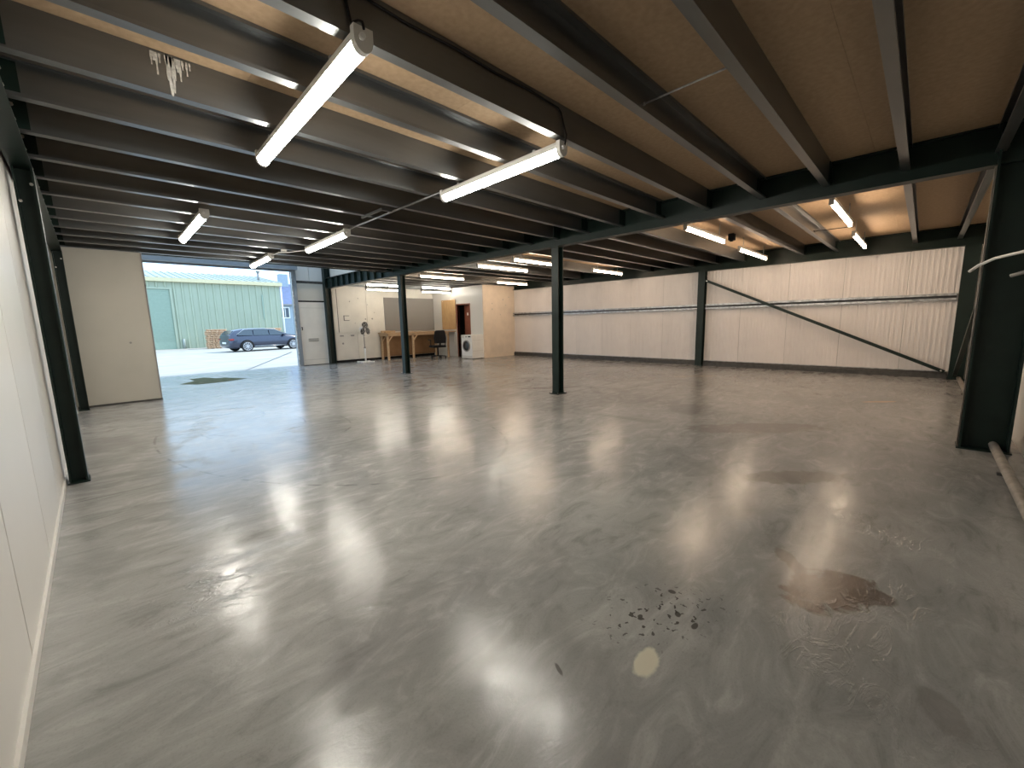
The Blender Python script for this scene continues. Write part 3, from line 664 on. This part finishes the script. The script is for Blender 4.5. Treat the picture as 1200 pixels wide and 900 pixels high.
rd = bxo('roller_door', (DX0, .02, 0), (DX1, .06, DH), 'bld_door', gb)
q = B(); box(q, (DX0, .0, 0), (DX1, .02, .62)); sl = obj('bottom_section', q, 'bld_door', rd)
for k in range(26): bxo('slat', (DX0+.02, -.004, .64+k*.149), (DX1-.02, .02, .64+k*.149+.125), 'bld_door', rd)
q = B(); prism(q, [(-.35, EH-.02), (.1, EH-.02), (.1, EH+.26), (-.35, EH+.26)], 'x', X0-.1, X1+.15); obj('fascia', q, 'fascia', gb)
q = B(); n = 54; W = (X1+.1-X0)/n
for (y0, z0, y1, z1) in ((-.35, EH+.24, 7, EH+1.45), (14.3, EH+.24, 7, EH+1.45)):
    for k in range(n):
        a = X0+k*W
        v = [q.verts.new(p) for p in ((a, y0, z0), (a+W*.7, y0, z0), (a+W*.7, y1, z1), (a, y1, z1))]; q.faces.new(v)
        v2 = [q.verts.new(p) for p in ((a+W*.7, y0, z0+.05), (a+W, y0, z0+.05), (a+W, y1, z1+.05), (a+W*.7, y1, z1+.05))]; q.faces.new(v2)
        q.faces.new((v[1], v2[0], v2[3], v[2])); 
obj('roof_sheets', q, 'bld_roof', gb)
q = B(); prism(q, [(.1, EH), (13.9, EH), (7, EH+1.4)], 'x', X1-.1, X1); obj('gable', q, 'bld', gb)
q = B(); cyl(q, (11.2, 2.0, EH+.4), (11.2, 2.0, EH+1.35), .09, 10); cyl(q, (11.2, 2, EH+1.3), (11.2, 2, EH+1.45), .16, 10); obj('flue', q, 'grey_plastic', gb)
q = B(); cyl(q, (X1+.08, -.05, 0), (X1+.08, -.05, EH), .07, 8); obj('downpipe', q, 'white_plastic', gb)
q = B(); cyl(q, (DX1+.45, -.16, 0), (DX1+.45, -.16, .75), .10, 10); tag(obj('bollard', q, 'bld_roof', None, loc=(0, 41, -.2)), 'short pale bollard beside the green roller door', 'bollard')
bxo('drain_grid', (10.75, -.08, 2.2), (10.85, -.05, 4.3), 'bld_door', gb)

def pallet_mesh():
    q = B()
    for k in range(8):
        box(q, (-.6+k*.1557, -.5, .122), (-.6+k*.1557+.11, .5, .144))
    for k in (0, 2, 3.5, 5, 7): box(q, (-.6+k*.1557, -.5, 0), (-.6+k*.1557+.11, .5, .022))
    for y in (-.34, -.02, .30): box(q, (-.58, y, .022), (.58, y+.045, .122))
    box(q, (-.6, -.5, .100), (.6, -.39, .122)); box(q, (-.6, .39, .100), (.6, .5, .122))
    m = mesh(q, 'pallet'); m.materials.append(M['pallet']); return m
pmesh = pallet_mesh()
for cx, cy, n, where in ((6.72, 38.4, 10, 'in the stack behind the rear of the estate car'), (10.72, 38.9, 10, 'in the stack behind the bonnet of the estate car')):
    for k in range(n):
        o = obj('pallet', pmesh, None, None, loc=(cx+random.uniform(-.06, .06), cy+random.uniform(-.05, .05), -.2+.1445*k), rotz=random.uniform(-.03, .03))
        tag(o, 'wooden pallet, '+ORD[k]+' from the ground '+where, 'pallet', 'pallets '+where)

def car():
    t = thing('estate_car', 'dark blue estate car parked across the yard', 'car', (8.12, 31.4, -.2), math.atan2(.52, 2.85))
    # local +x forwards, length 4.85; lofted shell
    st = [(-2.36, .42, .62, .70, .62), (-2.32, .30, .80, .78, .95), (-2.22, .24, .86, .92, 1.16), (-2.00, .22, .90, .95, 1.34), (-1.55, .22, .92, .95, 1.43), (-.9, .22, .93, .95, 1.465), (-.2, .22, .93, .95, 1.46),
          (.35, .22, .93, .95, 1.40), (.80, .22, .93, .95, 1.20), (1.15, .22, .93, .95, 1.02), (1.6, .22, .93, .93, .96), (2.0, .24, .92, .88, .86), (2.28, .28, .82, .78, .74), (2.40, .36, .62, .70, .58)]
    q = B(); rings = []
    for x, lo, w, belt, top in st:
        belt = min(belt, top-.005); gh = top-belt; tw = w*(.98 - .30*min(1, gh/.5))
        r = [(w*.80, lo), (w*.97, lo+.08), (w, (lo+belt)*.5), (w*.97, belt), (w*.93-.0*gh, belt+gh*.12), (tw*1.02, belt+gh*.86), (tw*.86, belt+gh*.97), (0, top+.01)]
        r = r + [(-a, b) for a, b in r[-2::-1]]
        rings.append([q.verts.new((x, a, b)) for a, b in r])
    n = len(rings[0])
    for a, b in zip(rings, rings[1:]):
        for k in range(n): q.faces.new((a[k], a[(k+1) % n], b[(k+1) % n], b[k])).smooth = True
    q.faces.new(rings[0]); q.faces.new(rings[-1])
    obj('body_shell', q, 'car', t)
    for s in (-1, 1):
        side = -s
        def glassquad(name, pts):
            g = B(); A = [g.verts.new((x, s*y, z)) for x, y, z in pts]; D = [g.verts.new((x, s*(y-.03), z)) for x, y, z in pts]
            g.faces.new(A); m_ = len(A)
            for i in range(m_): g.faces.new((A[i], A[(i+1) % m_], D[(i+1) % m_], D[i]))
            return obj(name, g, 'glass', t)
        glassquad('side_window', [(.98, .915, .99), (.70, .82, 1.20), (.32, .735, 1.37), (.0, .725, 1.39), (-.02, .905, 1.0)])
        glassquad('side_window', [(-.08, .905, 1.0), (-.06, .725, 1.39), (-.95, .725, 1.40), (-1.0, .905, 1.01)])
        glassquad('side_window', [(-1.06, .905, 1.01), (-1.01, .725, 1.395), (-1.5, .74, 1.36), (-1.92, .86, 1.10), (-1.90, .895, 1.03)])
        q = B(); tube(q, ((1.02, s*.93, .985), (.34, s*.745, 1.395), (-.6, s*.725, 1.43), (-1.5, s*.745, 1.39), (-1.97, s*.87, 1.09)), .012, 6); obj('window_trim', q, 'steel', t)
        q = B(); box(q, (.78, s*.93 if s > 0 else -1.10, .98), (.93, 1.10 if s > 0 else -.93, 1.10)); obj('mirror', q, 'car', t, .02)
        q = B(); tube(q, ((1.05, s*.94, .32), (-1.05, s*.94, .32)), .022, 6); obj('sill_trim', q, 'steel', t)
        q = B(); box(q, (-2.34, s*.50 if s > 0 else -.86, .72), (-2.10, .865 if s > 0 else -.50, .84)); obj('tail_lamp', q, 'red_glass', t, .02)
        q = B(); box(q, (2.16, s*.52 if s > 0 else -.86, .62), (2.30, .86 if s > 0 else -.52, .72)); obj('head_lamp', q, 'alloy', t, .02)
        for x in (-1.45, 1.45):
            y = s*.80; w = B()
            tube(w, [(x, y-s*.0, .335), (x, y+s*.02, .335), (x, y+s*.15, .335), (x, y+s*.165, .335)], (.30, .335, .335, .30), 24); wh = obj('wheel', w, 'rubber', t)
            w = B(); tube(w, [(x+.245*math.cos(a), y+s*.165, .335+.245*math.sin(a)) for a in [2*math.pi*i/20 for i in range(21)]], .016, 6, False)
            for i in range(10):
                a = 2*math.pi*i/10; bar(w, (x, y+s*.172, .335), (x+.24*math.cos(a), y+s*.168, .335+.24*math.sin(a)), .035, .012, (0, 1, 0))
            cyl(w, (x, y+s*.165, .335), (x, y+s*.185, .335), .05, 10); obj('rim', w, 'alloy', wh)
            w = B(); tube(w, [(x+.375*math.cos(a), s*.925, .335+.375*math.sin(a)) for a in [math.pi*(-.08+1.16*i/16) for i in range(17)]], .035, 6); obj('wheel_arch', w, 'black', t)
    q = B(); v = [q.verts.new(p) for p in ((-2.27, -.60, 1.12), (-2.27, .60, 1.12), (-2.05, .56, 1.33), (-2.05, -.56, 1.33))]; v2 = [q.verts.new((p.co.x+.05, p.co.y, p.co.z-.04)) for p in v]; q.faces.new(v)
    for i in range(4): q.faces.new((v[i], v[(i+1) % 4], v2[(i+1) % 4], v2[i]))
    obj('rear_window', q, 'glass', t)
    q = B(); v = [q.verts.new(p) for p in ((1.14, -.78, 1.045), (1.14, .78, 1.045), (.45, .60, 1.385), (.45, -.60, 1.385))]; v2 = [q.verts.new((p.co.x-.05, p.co.y, p.co.z-.05)) for p in v]; q.faces.new(v)
    for i in range(4): q.faces.new((v[i], v[(i+1) % 4], v2[(i+1) % 4], v2[i]))
    obj('windscreen', q, 'glass', t)
    bxo('number_plate', (-2.385, -.26, .52), (-2.365, .26, .63), 'white_plastic', t)
car()

hs = thing('slate_roofed_house', 'pale house with blue slate roof beyond the green warehouse', 'building', (16.0, 57, -.2))
bxo('wall', (0, 0, 0), (9, 8, 4.4), 'render_', hs)
q = B(); prism(q, [(-.3, 4.35), (4, 7.2), (8.3, 4.35)], 'x', -.2, 9.2); obj('roof', q, 'slate', hs)
wd = bxo('window', (.9, -.06, 2.6), (1.95, 0, 4.0), 'white_plastic', hs)
for k in range(2): bxo('pane', (1.0+k*.46, -.07, 2.72), (1.38+k*.46, -.055, 3.88), 'glass', wd)
bxo('gutter', (-.2, -.35, 4.2), (9.2, -.2, 4.35), 'grey_plastic', hs)
bxo('chimney', (2.2, 3.4, 6.3), (3.2, 4.4, 8.4), 'render_', hs)
